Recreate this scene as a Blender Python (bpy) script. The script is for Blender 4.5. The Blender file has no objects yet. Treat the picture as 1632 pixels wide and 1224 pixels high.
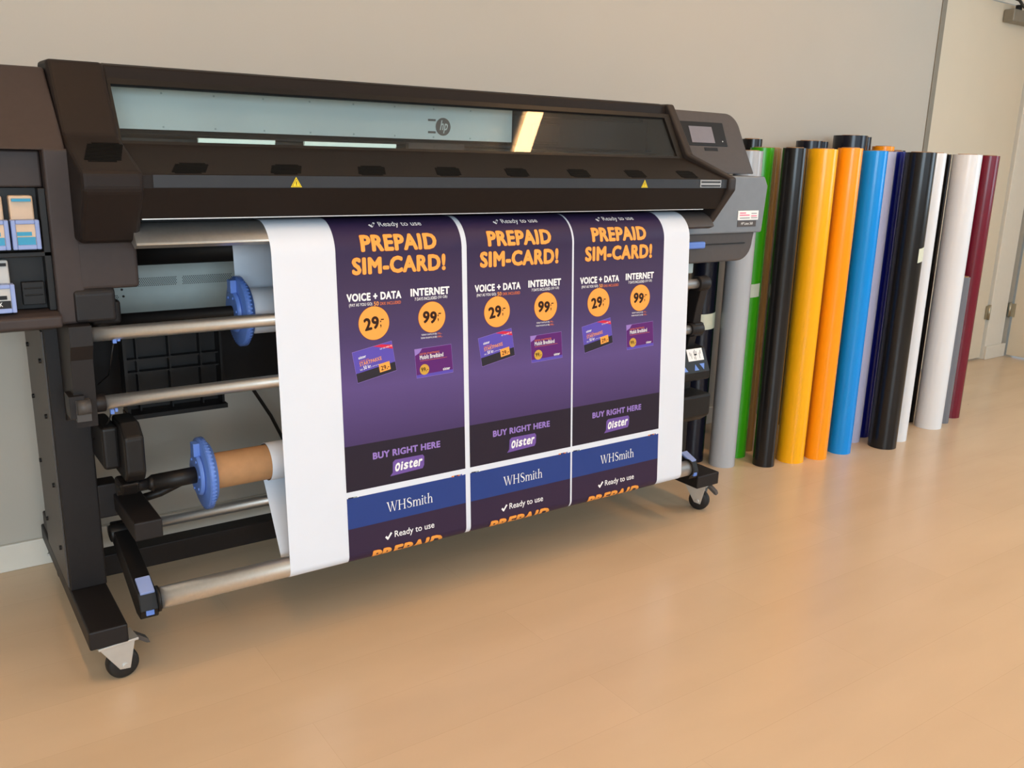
import bpy, bmesh, math, random
from mathutils import Vector, Matrix
PI = math.pi
S = bpy.context.scene
C = S.collection
random.seed(4)

# ------------------------------------------------------------------ camera, world, exposure
cam_d = bpy.data.cameras.new('camera'); cam = bpy.data.objects.new('camera', cam_d); C.objects.link(cam)
cam_d.sensor_width = 36.0; cam_d.lens = 36.0 * 1411.44 / 1632.0; cam_d.clip_start = .05
Rm = Matrix(((0.82131242, 0.12260608, -0.55714779), (-0.56992916, 0.21920036, -0.79191663), (0.0250332, 0.96794574, 0.24990876)))
cam.matrix_world = Matrix.Translation((0, 0, 1.25)) @ Rm.to_4x4()
S.camera = cam
S.view_settings.view_transform = 'Standard'; S.view_settings.look = 'None'
S.view_settings.gamma = 1.0; S.view_settings.use_curve_mapping = False
S.view_settings.exposure = 0.0
W = bpy.data.worlds.new('world'); S.world = W; W.use_nodes = True
W.node_tree.nodes['Background'].inputs[0].default_value = (.62, .82, 1.0, 1)
W.node_tree.nodes['Background'].inputs[1].default_value = 0.9

def area_light(name, loc, direction, sx, sy, power, col):
    l = bpy.data.lights.new(name, 'AREA'); l.shape = 'RECTANGLE'; l.size = sx; l.size_y = sy
    l.energy = power; l.color = col
    o = bpy.data.objects.new(name, l); C.objects.link(o); o.location = loc
    o.rotation_euler = Vector(direction).to_track_quat('-Z', 'Z').to_euler()
    return o
# daylight coming in through the windows of the right wall and of the wall behind the photographer
area_light('daylight_right', (6.16, -.1, 1.75), (-1, 0, -.12), 3.2, 1.55, 98, (.70, .87, 1.0))
area_light('daylight_rear', (3.6, -4.56, 1.75), (0, 1, -.12), 4.4, 1.55, 40, (.70, .87, 1.0))
area_light('daylight_rear_left', (-1.3, -4.56, 1.75), (0, 1, -.12), 3.8, 1.55, 238, (.70, .87, 1.0))

# ------------------------------------------------------------------ materials
def lin(c):
    return tuple(((v / 255.0) / 12.92 if v / 255.0 <= .04045 else ((v / 255.0 + .055) / 1.055) ** 2.4) for v in c) + (1.0,)
def mat(name, rgb, rough=.5, metal=0.0, var=.04, scale=30.0, bump=0.0, coat=0.0, spec=.5, bscale=None):
    m = bpy.data.materials.new(name); m.use_nodes = True
    nt = m.node_tree; b = nt.nodes['Principled BSDF']
    b.inputs['Roughness'].default_value = rough; b.inputs['Metallic'].default_value = metal
    b.inputs['Specular IOR Level'].default_value = spec
    if coat: b.inputs['Coat Weight'].default_value = coat; b.inputs['Coat Roughness'].default_value = .08
    tc = nt.nodes.new('ShaderNodeTexCoord'); n = nt.nodes.new('ShaderNodeTexNoise'); n.inputs['Scale'].default_value = scale
    n.inputs['Detail'].default_value = 3
    nt.links.new(tc.outputs['Object'], n.inputs['Vector'])
    r = nt.nodes.new('ShaderNodeValToRGB')
    c = lin(rgb)
    r.color_ramp.elements[0].position = .3; r.color_ramp.elements[1].position = .7
    r.color_ramp.elements[0].color = tuple(max(0, v * (1 - var)) for v in c[:3]) + (1,)
    r.color_ramp.elements[1].color = tuple(min(1, v * (1 + var)) for v in c[:3]) + (1,)
    nt.links.new(n.outputs['Fac'], r.inputs['Fac']); nt.links.new(r.outputs['Color'], b.inputs['Base Color'])
    if bump:
        n2 = nt.nodes.new('ShaderNodeTexNoise'); n2.inputs['Scale'].default_value = bscale or scale * 6
        nt.links.new(tc.outputs['Object'], n2.inputs['Vector'])
        bp = nt.nodes.new('ShaderNodeBump'); bp.inputs['Strength'].default_value = bump; bp.inputs['Distance'].default_value = .002
        nt.links.new(n2.outputs['Fac'], bp.inputs['Height']); nt.links.new(bp.outputs['Normal'], b.inputs['Normal'])
    return m
def emit(name, rgb, st):
    m = bpy.data.materials.new(name); m.use_nodes = True; b = m.node_tree.nodes['Principled BSDF']
    b.inputs['Base Color'].default_value = lin(rgb); b.inputs['Emission Color'].default_value = lin(rgb); b.inputs['Emission Strength'].default_value = st
    return m
M = {}
M['wall'] = mat('wall_paint', (184, 178, 167), .85, var=.015, scale=2.5, bump=.06, bscale=160)
M['ceil'] = mat('ceiling_paint', (225, 223, 218), .9, var=.01)
M['trim'] = mat('white_trim_paint', (222, 216, 204), .5, var=.01)
M['door'] = mat('cream_door_paint', (215, 203, 182), .45, var=.015, scale=3)
M['hood'] = mat('dark_brown_plastic', (29, 23, 21), .55, spec=.18, var=.05, scale=80, bump=.03, bscale=900)
M['cap'] = mat('charcoal_brown_plastic', (33, 26, 24), .55, spec=.2, var=.05, scale=80, bump=.03, bscale=900)
M['capr'] = mat('dark_taupe_plastic', (50, 44, 42), .5, var=.04, spec=.25)
M['house'] = mat('cool_grey_plastic', (120, 126, 133), .5, var=.03, spec=.3)
M['vent'] = mat('vent_black', (7, 7, 7), .7, spec=.1)
M['strip'] = mat('slate_grey_plastic', (84, 87, 91), .45, var=.03, spec=.3)
M['band'] = mat('dark_slate_strip', (52, 55, 60), .5, var=.03, spec=.2)
M['ink'] = mat('taupe_grey_plastic', (61, 52, 50), .5, spec=.25, var=.04, scale=60, bump=.03, bscale=900)
M['module'] = mat('warm_grey_plastic', (78, 72, 70), .5, spec=.3, var=.03, scale=60)
M['black'] = mat('black_plastic', (22, 20, 20), .45, var=.08, spec=.3)
M['blackmetal'] = mat('black_painted_steel', (30, 26, 26), .5, spec=.3, var=.05, scale=60, bump=.05, bscale=700)
M['legside'] = mat('dark_grey_painted_steel', (70, 66, 64), .5, var=.05)
M['alu'] = mat('brushed_aluminium', (226, 223, 219), .36, .9, var=.03, scale=120)
M['steel'] = mat('zinc_plated_steel', (205, 206, 204), .35, .6, var=.04)
M['panel'] = mat('galvanised_sheet', (178, 190, 188), .55, .1, var=.03, scale=25)
M['inner'] = mat('pale_inner_sheet_metal', (226, 236, 232), .5, 0, var=.03, scale=6)
M['blue'] = mat('light_blue_plastic', (96, 132, 210), .4, var=.03)
M['bluepale'] = mat('pale_blue_plastic', (140, 158, 208), .4, var=.03)
M['paper'] = mat('white_vinyl_film', (221, 227, 237), .5, var=.008, scale=8, spec=.25)
M['card'] = mat('brown_cardboard', (176, 132, 90), .75, var=.06, scale=40, bump=.05)
M['tape'] = mat('masking_tape', (214, 218, 196), .6, var=.04)
M['rubber'] = mat('black_rubber', (24, 23, 23), .6)
M['yellow'] = mat('yellow_warning_print', (240, 208, 20), .5, var=.01)
M['labelgrey'] = mat('grey_label', (150, 152, 154), .5)
M['white'] = mat('white_print', (240, 238, 236), .5, var=.005)
M['screen'] = mat('lcd_screen_glass', (120, 116, 124), .15, coat=.5, var=.03)
M['pink'] = mat('pink_print', (226, 92, 130), .5)
M['cyan'] = mat('cyan_label', (48, 150, 190), .5)
M['deepblue'] = mat('blue_label', (50, 96, 150), .5)
M['peach'] = mat('cream_cartridge', (216, 186, 158), .5, var=.03)
M['palegrey'] = mat('pale_cartridge', (196, 192, 186), .5, var=.03)
M['hplogo'] = mat('grey_brown_logo', (112, 104, 98), .5)
M['housing'] = mat('lamp_housing', (225, 225, 222), .5)
M['brass'] = mat('bare_hinge_steel', (176, 168, 148), .35, .9)
M['closer'] = mat('door_closer_grey', (140, 132, 118), .45, .4)
M['lamp'] = emit('fluorescent_diffuser', (255, 200, 139), 32.0)
M['led'] = emit('interior_led', (226, 250, 240), 3.0)  # glow of the strip added inside the hood
# printed inks
INK = {}
for k, c in dict(purple=(66, 52, 96), dark=(40, 32, 46), darkred=(52, 38, 62), orange=(247, 165, 76), red=(120, 34, 30), blue=(42, 64, 130), white=(240, 240, 240),
                 lav=(150, 122, 196), bub=(112, 84, 160), brown=(50, 26, 14), cardp=(92, 78, 176), cardd=(44, 40, 48), ribbon=(206, 40, 70), plum=(92, 36, 110), gold=(206, 160, 66),
                 orange2=(226, 120, 66), grey=(150, 160, 150)).items():
    INK[k] = mat('ink_' + k, c, .45, var=.01, spec=.22)
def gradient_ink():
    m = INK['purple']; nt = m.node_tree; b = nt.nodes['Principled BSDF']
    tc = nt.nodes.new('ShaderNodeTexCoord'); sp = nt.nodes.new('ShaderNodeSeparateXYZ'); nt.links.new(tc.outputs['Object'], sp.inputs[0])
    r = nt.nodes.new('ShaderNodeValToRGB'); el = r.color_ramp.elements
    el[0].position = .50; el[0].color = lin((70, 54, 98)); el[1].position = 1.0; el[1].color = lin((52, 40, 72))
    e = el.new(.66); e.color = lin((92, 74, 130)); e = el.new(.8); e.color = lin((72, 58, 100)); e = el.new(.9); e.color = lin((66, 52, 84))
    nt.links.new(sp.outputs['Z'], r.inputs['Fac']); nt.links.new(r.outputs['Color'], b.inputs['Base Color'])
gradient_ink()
def floor_mat():
    m = bpy.data.materials.new('pale_oak_laminate'); m.use_nodes = True; nt = m.node_tree; b = nt.nodes['Principled BSDF']; L = nt.links.new; N = nt.nodes.new
    tc = N('ShaderNodeTexCoord'); mp = N('ShaderNodeMapping'); mp.inputs['Rotation'].default_value = (0, 0, 0)
    L(tc.outputs['Object'], mp.inputs['Vector'])
    br = N('ShaderNodeTexBrick'); br.inputs['Scale'].default_value = 1.0; br.inputs['Brick Width'].default_value = 1.3; br.inputs['Row Height'].default_value = .19
    br.inputs['Mortar Size'].default_value = .0008; br.inputs['Mortar Smooth'].default_value = .6
    br.inputs['Color1'].default_value = lin((212, 186, 155)); br.inputs['Color2'].default_value = lin((215, 189, 158)); br.inputs['Mortar'].default_value = lin((204, 177, 146))
    L(mp.outputs[0], br.inputs['Vector'])
    mp2 = N('ShaderNodeMapping'); mp2.inputs['Scale'].default_value = (1.0, 4, 1); L(tc.outputs['Object'], mp2.inputs['Vector'])
    n = N('ShaderNodeTexNoise'); n.inputs['Scale'].default_value = 1.6; n.inputs['Detail'].default_value = 3; L(mp2.outputs[0], n.inputs['Vector'])
    r = N('ShaderNodeValToRGB'); r.color_ramp.elements[0].color = (.95, .945, .935, 1); r.color_ramp.elements[1].color = (1.02, 1.02, 1.015, 1)
    r.color_ramp.elements[0].position = .3; r.color_ramp.elements[1].position = .65; L(n.outputs['Fac'], r.inputs['Fac'])
    mx = N('ShaderNodeMix'); mx.data_type = 'RGBA'; mx.blend_type = 'MULTIPLY'; mx.inputs[0].default_value = 1; L(br.outputs['Color'], mx.inputs[6]); L(r.outputs['Color'], mx.inputs[7])
    v = N('ShaderNodeTexVoronoi'); v.inputs['Scale'].default_value = 3.2; L(tc.outputs['Object'], v.inputs['Vector'])
    lt = N('ShaderNodeMath'); lt.operation = 'LESS_THAN'; lt.inputs[1].default_value = .012; L(v.outputs['Distance'], lt.inputs[0])
    mx2 = N('ShaderNodeMix'); mx2.data_type = 'RGBA'; L(lt.outputs[0], mx2.inputs[0]); L(mx.outputs[2], mx2.inputs[6]); mx2.inputs[7].default_value = lin((90, 66, 48))
    L(mx2.outputs[2], b.inputs['Base Color'])
    b.inputs['Roughness'].default_value = .27
    return m
M['floor'] = floor_mat()
def glass_mat():
    m = bpy.data.materials.new('tinted_window_pane'); m.use_nodes = True; nt = m.node_tree; N = nt.nodes.new; L = nt.links.new
    out = nt.nodes['Material Output']; t = N('ShaderNodeBsdfTransparent'); t.inputs[0].default_value = (.86, .88, .88, 1)
    g = N('ShaderNodeBsdfGlossy'); g.inputs['Roughness'].default_value = .02; f = N('ShaderNodeFresnel'); ge = N('ShaderNodeNewGeometry'); mr = N('ShaderNodeMapRange'); mr.inputs['To Min'].default_value = 1.5; mr.inputs['To Max'].default_value = 1 / 1.5; L(ge.outputs['Backfacing'], mr.inputs[0]); L(mr.outputs[0], f.inputs['IOR'])
    mx = N('ShaderNodeMixShader'); L(f.outputs[0], mx.inputs[0]); L(t.outputs[0], mx.inputs[1]); L(g.outputs[0], mx.inputs[2]); L(mx.outputs[0], out.inputs[0])
    return m
M['glass'] = glass_mat()

# ------------------------------------------------------------------ mesh helpers
class MB:
    def __init__(s): s.bm = bmesh.new()
    def face(s, pts, mi=0, smooth=False):
        f = s.bm.faces.new([s.bm.verts.new(p) for p in pts]); f.material_index = mi; f.smooth = smooth; return f
    def loft(s, rings, mi=0, cap=True, smooth=True, closed=True):
        vs = [[s.bm.verts.new(p) for p in r] for r in rings]; n = len(vs[0])
        for a, b in zip(vs, vs[1:]):
            for i in range(n if closed else n - 1):
                j = (i + 1) % n
                f = s.bm.faces.new((a[i], a[j], b[j], b[i])); f.material_index = mi; f.smooth = smooth
        if cap:
            for r in (vs[0][::-1], vs[-1]):
                f = s.bm.faces.new(r); f.material_index = mi
        return s
    def box(s, x0, x1, y0, y1, z0, z1, mi=0):
        return s.loft([[(x0, y0, z), (x1, y0, z), (x1, y1, z), (x0, y1, z)] for z in (z0, z1)], mi, smooth=False)
    def prism(s, prof, x0, x1, mi=0, axis=0):
        def P(a, b, t): return ((t, a, b), (a, t, b), (a, b, t))[axis]
        return s.loft([[P(a, b, t) for a, b in prof] for t in (x0, x1)], mi, smooth=False)
    def cyl(s, p0, p1, r, n=24, mi=0, r1=None):
        p0, p1 = Vector(p0), Vector(p1); d = (p1 - p0).normalized()
        u = d.orthogonal().normalized(); w = d.cross(u); r1 = r if r1 is None else r1
        ring = lambda p, q: [p + (u * math.cos(2 * PI * i / n) + w * math.sin(2 * PI * i / n)) * q for i in range(n)]
        return s.loft([ring(p0, r), ring(p1, r1)], mi)
    def pipe(s, p0, p1, ro, ri, n=32, mi=0, mic=None):
        p0, p1 = Vector(p0), Vector(p1); d = (p1 - p0).normalized(); u = d.orthogonal().normalized(); w = d.cross(u)
        ring = lambda p, q: [p + (u * math.cos(2 * PI * i / n) + w * math.sin(2 * PI * i / n)) * q for i in range(n)]
        s.loft([ring(p0, ro), ring(p1, ro)], mi, cap=False); s.loft([ring(p1, ri), ring(p0, ri)], mi, cap=False)
        s.loft([ring(p1, ro), ring(p1, ri)], mi, cap=False, smooth=False); s.loft([ring(p0, ri), ring(p0, ro)], mi, cap=False, smooth=False)
        return s
    def lathe(s, p0, d, prof, n=48, mi=0):          # prof: (distance along d, radius)
        p0, d = Vector(p0), Vector(d).normalized(); u = d.orthogonal().normalized(); w = d.cross(u)
        return s.loft([[p0 + d * t + (u * math.cos(2 * PI * i / n) + w * math.sin(2 * PI * i / n)) * max(q, 1e-4) for i in range(n)] for t, q in prof], mi)
    def tube(s, pts, r, n=10, mi=0):
        pts = [Vector(p) for p in pts]; rings = []
        for i, p in enumerate(pts):
            d = (pts[min(i + 1, len(pts) - 1)] - pts[max(i - 1, 0)]).normalized()
            ref = Vector((0, 0, 1)) if abs(d.z) < .9 else Vector((1, 0, 0))
            u = d.cross(ref).normalized(); w = d.cross(u)
            rings.append([p + (u * math.cos(2 * PI * k / n) + w * math.sin(2 * PI * k / n)) * r for k in range(n)])
        return s.loft(rings, mi)
ROOTLOC = {}
def obj(name, mb, mats, parent=None, bevel=0.0, seg=2, ang=35):
    bm = mb.bm
    bmesh.ops.recalc_face_normals(bm, faces=bm.faces[:])
    if bevel:
        es = [e for e in bm.edges if len(e.link_faces) == 2 and e.calc_face_angle(0) > math.radians(ang)]
        bmesh.ops.bevel(bm, geom=es, offset=bevel, segments=seg, affect='EDGES', profile=.5, clamp_overlap=True)
    me = bpy.data.meshes.new(name); 
    # move the origin: meshes are written in world coordinates, stored relative to the object's own base point
    o = bpy.data.objects.new(name, me); C.objects.link(o)
    xs = [v.co for v in bm.verts]
    c = Vector((sum(v.x for v in xs) / len(xs), sum(v.y for v in xs) / len(xs), min(v.z for v in xs)))
    if name in ('printed_poster',): c = Vector((0, 0, 0))
    bmesh.ops.translate(bm, vec=-c, verts=bm.verts[:])
    bm.to_mesh(me); bm.free()
    for m in (mats if isinstance(mats, (list, tuple)) else [mats]): me.materials.append(M[m] if isinstance(m, str) else m)
    ROOTLOC[o.name] = c
    o.location = c
    if parent: o.parent = parent; o.location = c - ROOTLOC[parent.name]
    return o
def thing(name, label, cat, loc, group=None):
    o = bpy.data.objects.new(name, None); C.objects.link(o); o.location = loc; o.empty_display_size = .1
    ROOTLOC[o.name] = Vector(loc); tag(o, label, cat, group); return o
def tag(o, label, cat, group=None):
    o['label'] = label; o['category'] = cat
    if group: o['group'] = group
    return o
def struct(name, mb, mats, bevel=0):
    o = obj(name, mb, mats, None, bevel); o['kind'] = 'structure'; return o
def lab(o, t): o['label'] = t; return o
def bx(*a): return MB().box(*a)
def arc(cx, cy, r, a0, a1, n): return [(cx + r * math.cos(math.radians(a0 + (a1 - a0) * i / n)), cy + r * math.sin(math.radians(a0 + (a1 - a0) * i / n))) for i in range(n + 1)]

# text outlines from the built-in font, as a flat list of (vertices, faces)
_tc = {}
def text_mesh(t, weight=0.0):
    k = (t, weight)
    if k in _tc: return _tc[k]
    cu = bpy.data.curves.new('t', 'FONT'); cu.body = t; cu.resolution_u = 3; cu.fill_mode = 'FRONT'
    if weight > .01: cu.space_character = 1.0 + weight * 2.2
    o = bpy.data.objects.new('t', cu); C.objects.link(o); bpy.context.view_layer.update()
    dg = bpy.context.evaluated_depsgraph_get(); me = o.evaluated_get(dg).to_mesh()
    V0 = [(v.co.x, v.co.y) for v in me.vertices]; F0 = [tuple(p.vertices) for p in me.polygons]
    o.evaluated_get(dg).to_mesh_clear(); bpy.data.objects.remove(o); bpy.data.curves.remove(cu)
    V = []; F = []                       # heavier weights: the outline struck again all round a small circle, each strike a hair in front of the last
    for k0, d in enumerate([(0, 0)] if weight <= 0 else [(0, 0)] + [(weight * 1.25 * math.cos(a * PI / 4), weight * math.sin(a * PI / 4)) for a in range(8)]):
        n0 = len(V); V += [(x + d[0], y + d[1], k0) for x, y in V0]; F += [tuple(i + n0 for i in f) for f in F0]
    x0 = min(v[0] for v in V); x1 = max(v[0] for v in V); y0 = min(v[1] for v in V); y1 = max(v[1] for v in V)
    _tc[k] = ([((x - x0) / (x1 - x0), (y - y0) / (y1 - y0), n) for x, y, n in V], F)
    return _tc[k]
def put(mb, shape, fmap, mi):
    V, F = shape; vs = [mb.bm.verts.new(fmap(v[0], v[1]) + Vector((0, -1.5e-5 * v[2] if len(v) > 2 else 0, 0))) for v in V]
    for f in F:
        try:
            q = mb.bm.faces.new([vs[i] for i in f]); q.material_index = mi
        except ValueError: pass

# ------------------------------------------------------------------ room shell
XL, XR, YF, YB, ZC = -3.6, 6.2, -4.6, 2.86, 3.0
struct('floor', bx(XL - .1, XR + .1, YF - .1, 3.1, -.1, 0), 'floor')
struct('ceiling', bx(XL - .1, XR + .1, YF - .1, 3.1, ZC, ZC + .1), 'ceil')
struct('wall_back', bx(XL, 4.735, YB, YB + .15, 0, ZC), 'wall')
struct('wall_back_return', MB().box(4.775, XR, 2.985, 3.08, 2.2, ZC).box(4.735, 4.775, YB + .012, 3.08, 0, ZC), ['trim'])
struct('wall_left', bx(XL - .1, XL, YF, YB, 0, ZC), 'wall')
# right wall: door 2 next to the corner, then a window
w = MB().box(XR, XR + .12, 2.945, 3.08, 0, ZC).box(XR, XR + .12, 1.9, 2.945, 2.12, ZC).box(XR, XR + .12, 1.6, 1.9, 0, ZC)
w.box(XR, XR + .12, -1.8, 1.6, 0, .9).box(XR, XR + .12, -1.8, 1.6, 2.6, ZC).box(XR, XR + .12, YF, -1.8, 0, ZC)
struct('wall_right', w, 'wall')
w = MB().box(XL, -3.3, YF - .12, YF, 0, ZC).box(-3.3, .7, YF - .12, YF, 0, .9).box(-3.3, .7, YF - .12, YF, 2.6, ZC).box(.7, 1.3, YF - .12, YF, 0, ZC).box(1.3, 5.9, YF - .12, YF, 0, .9).box(1.3, 5.9, YF - .12, YF, 2.6, ZC).box(5.9, XR + .12, YF - .12, YF, 0, ZC)
struct('wall_front', w, 'wall')
def window(n, axis, a0, a1, z0, z1, pos, nm):
    f = MB(); t = .06
    def b(u0, u1, v0, v1):
        if axis == 'y': f.box(pos + .02, pos + .10, u0, u1, v0, v1)
        else: f.box(u0, u1, pos - .10, pos - .02, v0, v1)
    b(a0, a1, z0, z0 + t); b(a0, a1, z1 - t, z1); k = nm
    for i in range(k + 1):
        u = a0 + (a1 - a0 - t) * i / k; b(u, u + t, z0 + t, z1 - t)
    struct('window_%d' % n, f, 'trim')
window(1, 'y', -1.8, 1.6, .9, 2.6, XR, 2); window(3, 'x', -3.3, .7, .9, 2.6, YF, 4); window(2, 'x', 1.3, 5.9, .9, 2.6, YF, 4)
struct('baseboard_back', MB().box(XL, 4.735, YB - .014, YB, 0, .085), 'trim', .003)
struct('trim_1', MB().box(4.736, 4.778, YB - .006, YB + .012, 0, ZC), 'closer', .002)
# doors in the far corner
d1 = struct('door_1', bx(4.79, 5.925, 2.965, 3.005, .012, 2.19), 'door', .003)
struct('trim_2', MB().box(5.945, 6.16, 2.95, 3.07, 0, 2.2).box(5.945, 6.19, 2.935, 2.95, 0, .09), 'trim', .004)
def hinge(x, y, z, parent, ax):
    m = MB(); m.cyl((x, y, z - .05), (x, y, z + .05), .009, 12)
    if ax == 'x': m.box(x - .035, x + .03, y + .001, y + .006, z - .045, z + .045)
    else: m.box(x + .001, x + .006, y - .035, y + .03, z - .045, z + .045)
    return obj('hinge', m, 'brass', parent)
for z in (.32, 1.9): hinge(5.935, 2.955, z, d1, 'x')
m = MB().box(5.56, 5.85, 2.90, 2.963, 2.085, 2.155)
cl = obj('door_closer', m, 'closer', d1, .006); lab(cl, 'grey metal door closer at the top of the door')
m = MB().tube([(5.36, 2.86, 2.20), (5.5, 2.85, 2.185), (5.66, 2.90, 2.17)], .008, 8).cyl((5.66, 2.93, 2.15), (5.66, 2.93, 2.185), .018, 14)
obj('closer_arm', m, 'black', cl)
d2 = struct('door_2', bx(6.19, 6.23, 1.92, 2.925, .012, 2.1), 'door', .003)
for z in (.32, 1.68): hinge(6.182, 2.945, z, d2, 'y')
struct('trim_3', MB().box(6.165, 6.20, 1.83, 1.90, 0, 2.18).box(6.165, 6.20, 1.90, 2.93, 2.12, 2.18), 'trim', .003)

# ceiling lamps (long fluorescent strips running towards the back wall)
for i, (x, y0) in enumerate([(2.93, .3), (2.93, -1.75), (.18, .25), (.18, -2.6)]):
    t = thing('ceiling_lamp', ['long fluorescent strip lamp on the ceiling in front of the printer', 'long fluorescent strip lamp on the ceiling behind the photographer',
              'long fluorescent strip lamp on the ceiling above the left end of the printer', 'long fluorescent strip lamp on the ceiling at the left rear'][i], 'lamp', (x, y0 + .8, ZC))
    obj('lamp_housing', bx(x - .07, x + .07, y0, y0 + 1.7, ZC - .05, ZC - .001), 'housing', t, .005)
    obj('lamp_diffuser', bx(x - .045, x + .045, y0 + .02, y0 + 1.68, ZC - .085, ZC - .051), 'lamp', t, .008)

# ------------------------------------------------------------------ the printer
P = thing('large_format_printer', 'wide dark printer with tinted window, ink cabinet and aluminium rollers against the wall', 'printer', (1.35, 2.45, 0))
hood_prof = [(2.02, 1.192), (2.222, 1.2545), (2.255, 1.248), (2.30, 1.225), (2.30, 1.112), (2.055, 1.096), (2.02, 1.163)]
hl = obj('lower_hood', MB().prism(hood_prof, .45, 2.256), 'hood', P, .003)
obj('front_strip', bx(.475, 2.25, 2.0182, 2.0199, 1.1645, 1.191), 'band', hl)
lab(obj('media_exit_lip', bx(.455, 2.19, 2.056, 2.064, 1.0945, 1.0966), 'alu', P), 'thin silver edge along the bottom of the hood')
def slope_z(y): return 1.192 + (y - 2.02) * (1.2545 - 1.192) / (2.222 - 2.02)
def vent(xc, parent, y0=2.027, y1=2.096, hw=.036, n=9, off=.0, zf=None):
    zf = zf or slope_z; m = MB(); nrm = Vector((0, -.0625, .202)).normalized()
    for i in range(n):
        a = y0 + (y1 - y0) * i / n; b = y0 + (y1 - y0) * (i + .8) / n
        def q(x, y, h): return Vector((x, y, zf(y))) + nrm * (h + off)
        ca = hw * (.78 if i in (0, n - 1) else 1); 
        xa = xc + .015 * (1 - 2 * i / n) * -1
        ring = lambda h: [q(xa - ca, a, h), q(xa + ca, a, h), q(xa + ca, b, h), q(xa - ca, b, h)]
        m.loft([ring(-.002), ring(.0008)], smooth=False)
    return obj('vent', m, 'vent', parent)
for i in range(8): vent(.567 + .2205 * i, hl)
def quad_yz(m, x0, x1, a, b, t, mi=0):
    (y0, z0), (y1, z1) = a, b; n = Vector((0, -(z1 - z0), y1 - y0)).normalized() * t
    rings = [[Vector((x, y, z)) + n * k for (x, y, z) in ((x0, y0, z0), (x1, y0, z0), (x1, y1, z1), (x0, y1, z1))] for k in (0, 1)]
    return m.loft(rings, mi, smooth=False)
# hood end caps
capp = [(2.008, 1.197), (2.207, 1.268), (2.318, 1.434), (2.44, 1.436), (2.44, 1.05), (2.105, 1.043), (2.09, 1.05), (2.008, 1.158)]
lc = obj('end_cap', MB().prism(capp, .333, .455), 'cap', P, .010, 3)
v = vent(.402, lc, 2.06, 2.17, .036, 13, .0, lambda y: 1.197 + (y - 2.008) * .3568)
rc = obj('end_cap', MB().prism(capp, 2.253, 2.286), 'capr', P, .007, 3)
lt = [(2.318, 1.386), (2.328, 1.43), (2.36, 1.436), (2.80, 1.436), (2.80, 1.392), (2.36, 1.386)]
obj('top_bar', MB().prism(lt, .455, 2.256), 'hood', P, .004)
wf = MB(); quad_yz(wf, .456, 2.255, (2.226, 1.247), (2.2315, 1.257), .008); quad_yz(wf, .456, 2.255, (2.306, 1.383), (2.3145, 1.396), .008)
quad_yz(wf, .456, .462, (2.2315, 1.257), (2.306, 1.383), .008); quad_yz(wf, 2.225, 2.255, (2.2315, 1.257), (2.306, 1.383), .008)
wfo = obj('window_frame', wf, 'black', P)
gl = MB(); quad_yz(gl, .461, 2.228, (2.2305, 1.256), (2.3075, 1.385), .003)
lab(obj('window_pane', gl, 'glass', wfo), 'clear tinted pane')
# inside, seen through the pane
ib = obj('inner_panel', bx(.462, 1.666, 2.405, 2.43, 1.290, 1.40), 'inner', P); lab(ib, 'pale sheet metal panel behind the window')
lab(obj('interior_lamp', bx(.47, 1.66, 2.274, 2.288, 1.2475, 1.2515), 'led', P), 'thin light strip inside the hood')  # hidden strip, added to brighten the panel behind the window from below
for i in range(8):
    for z in (1.378, 1.297): obj('screw', MB().cyl((.60 + i * .13, 2.406, z), (.60 + i * .13, 2.4035, z), .0025, 10), 'panel', ib)
mb = MB(); hx = 1.413
put(mb, ([(0, 0)] + [(math.cos(a * PI / 16), math.sin(a * PI / 16)) for a in range(32)], [(0, i + 1, (i + 1) % 32 + 1) for i in range(32)]), lambda u, w: Vector((hx + u * .026, 2.4042, 1.328 + w * .026)), 0)
put(mb, text_mesh('hp', .015), lambda u, w: Vector((hx - .014 + u * .026 + w * .008, 2.4036, 1.309 + w * .038)), 1)
for zz in (1.346, 1.311): mb.box(hx - .052, hx - .026, 2.4035, 2.4045, zz - .003, zz + .003, 0)
obj('brand_badge', mb, ['hplogo', 'inner'], ib)
obj('carriage', MB().box(1.668, 2.22, 2.375, 2.43, 1.275, 1.372).box(1.67, 2.22, 2.42, 2.44, 1.284, 1.40).box(1.72, 1.83, 2.366, 2.377, 1.29, 1.35), 'black', P, .004)
obj('carriage_rail', MB().box(.462, 2.25, 2.34, 2.40, 1.235, 1.268).box(.462, 2.25, 2.31, 2.34, 1.22, 1.252).cyl((.462, 2.385, 1.274), (2.25, 2.385, 1.274), .006, 12), 'black', P)
for a, b in ((.655, .85), (.93, 1.20)):
    obj('rail_guide', MB().box(a, b, 2.302, 2.3095, 1.252, 1.272).box(a, b, 2.3, 2.302, 1.254, 1.2615).box(a, b, 2.3, 2.302, 1.2645, 1.272), 'inner', P)
obj('print_head_cover', MB().box(1.235, 1.42, 2.292, 2.312, 1.25, 1.278).cyl((1.32, 2.2915, 1.268), (1.32, 2.29, 1.268), .004, 10), 'ink', P, .002)
# main body behind
mbody = obj('rear_body', MB().box(.34, 2.60, 2.44, 2.80, .955, 1.386).box(.34, 2.60, 2.60, 2.80, 1.386, 1.425), 'hood', P, .006)
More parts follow.
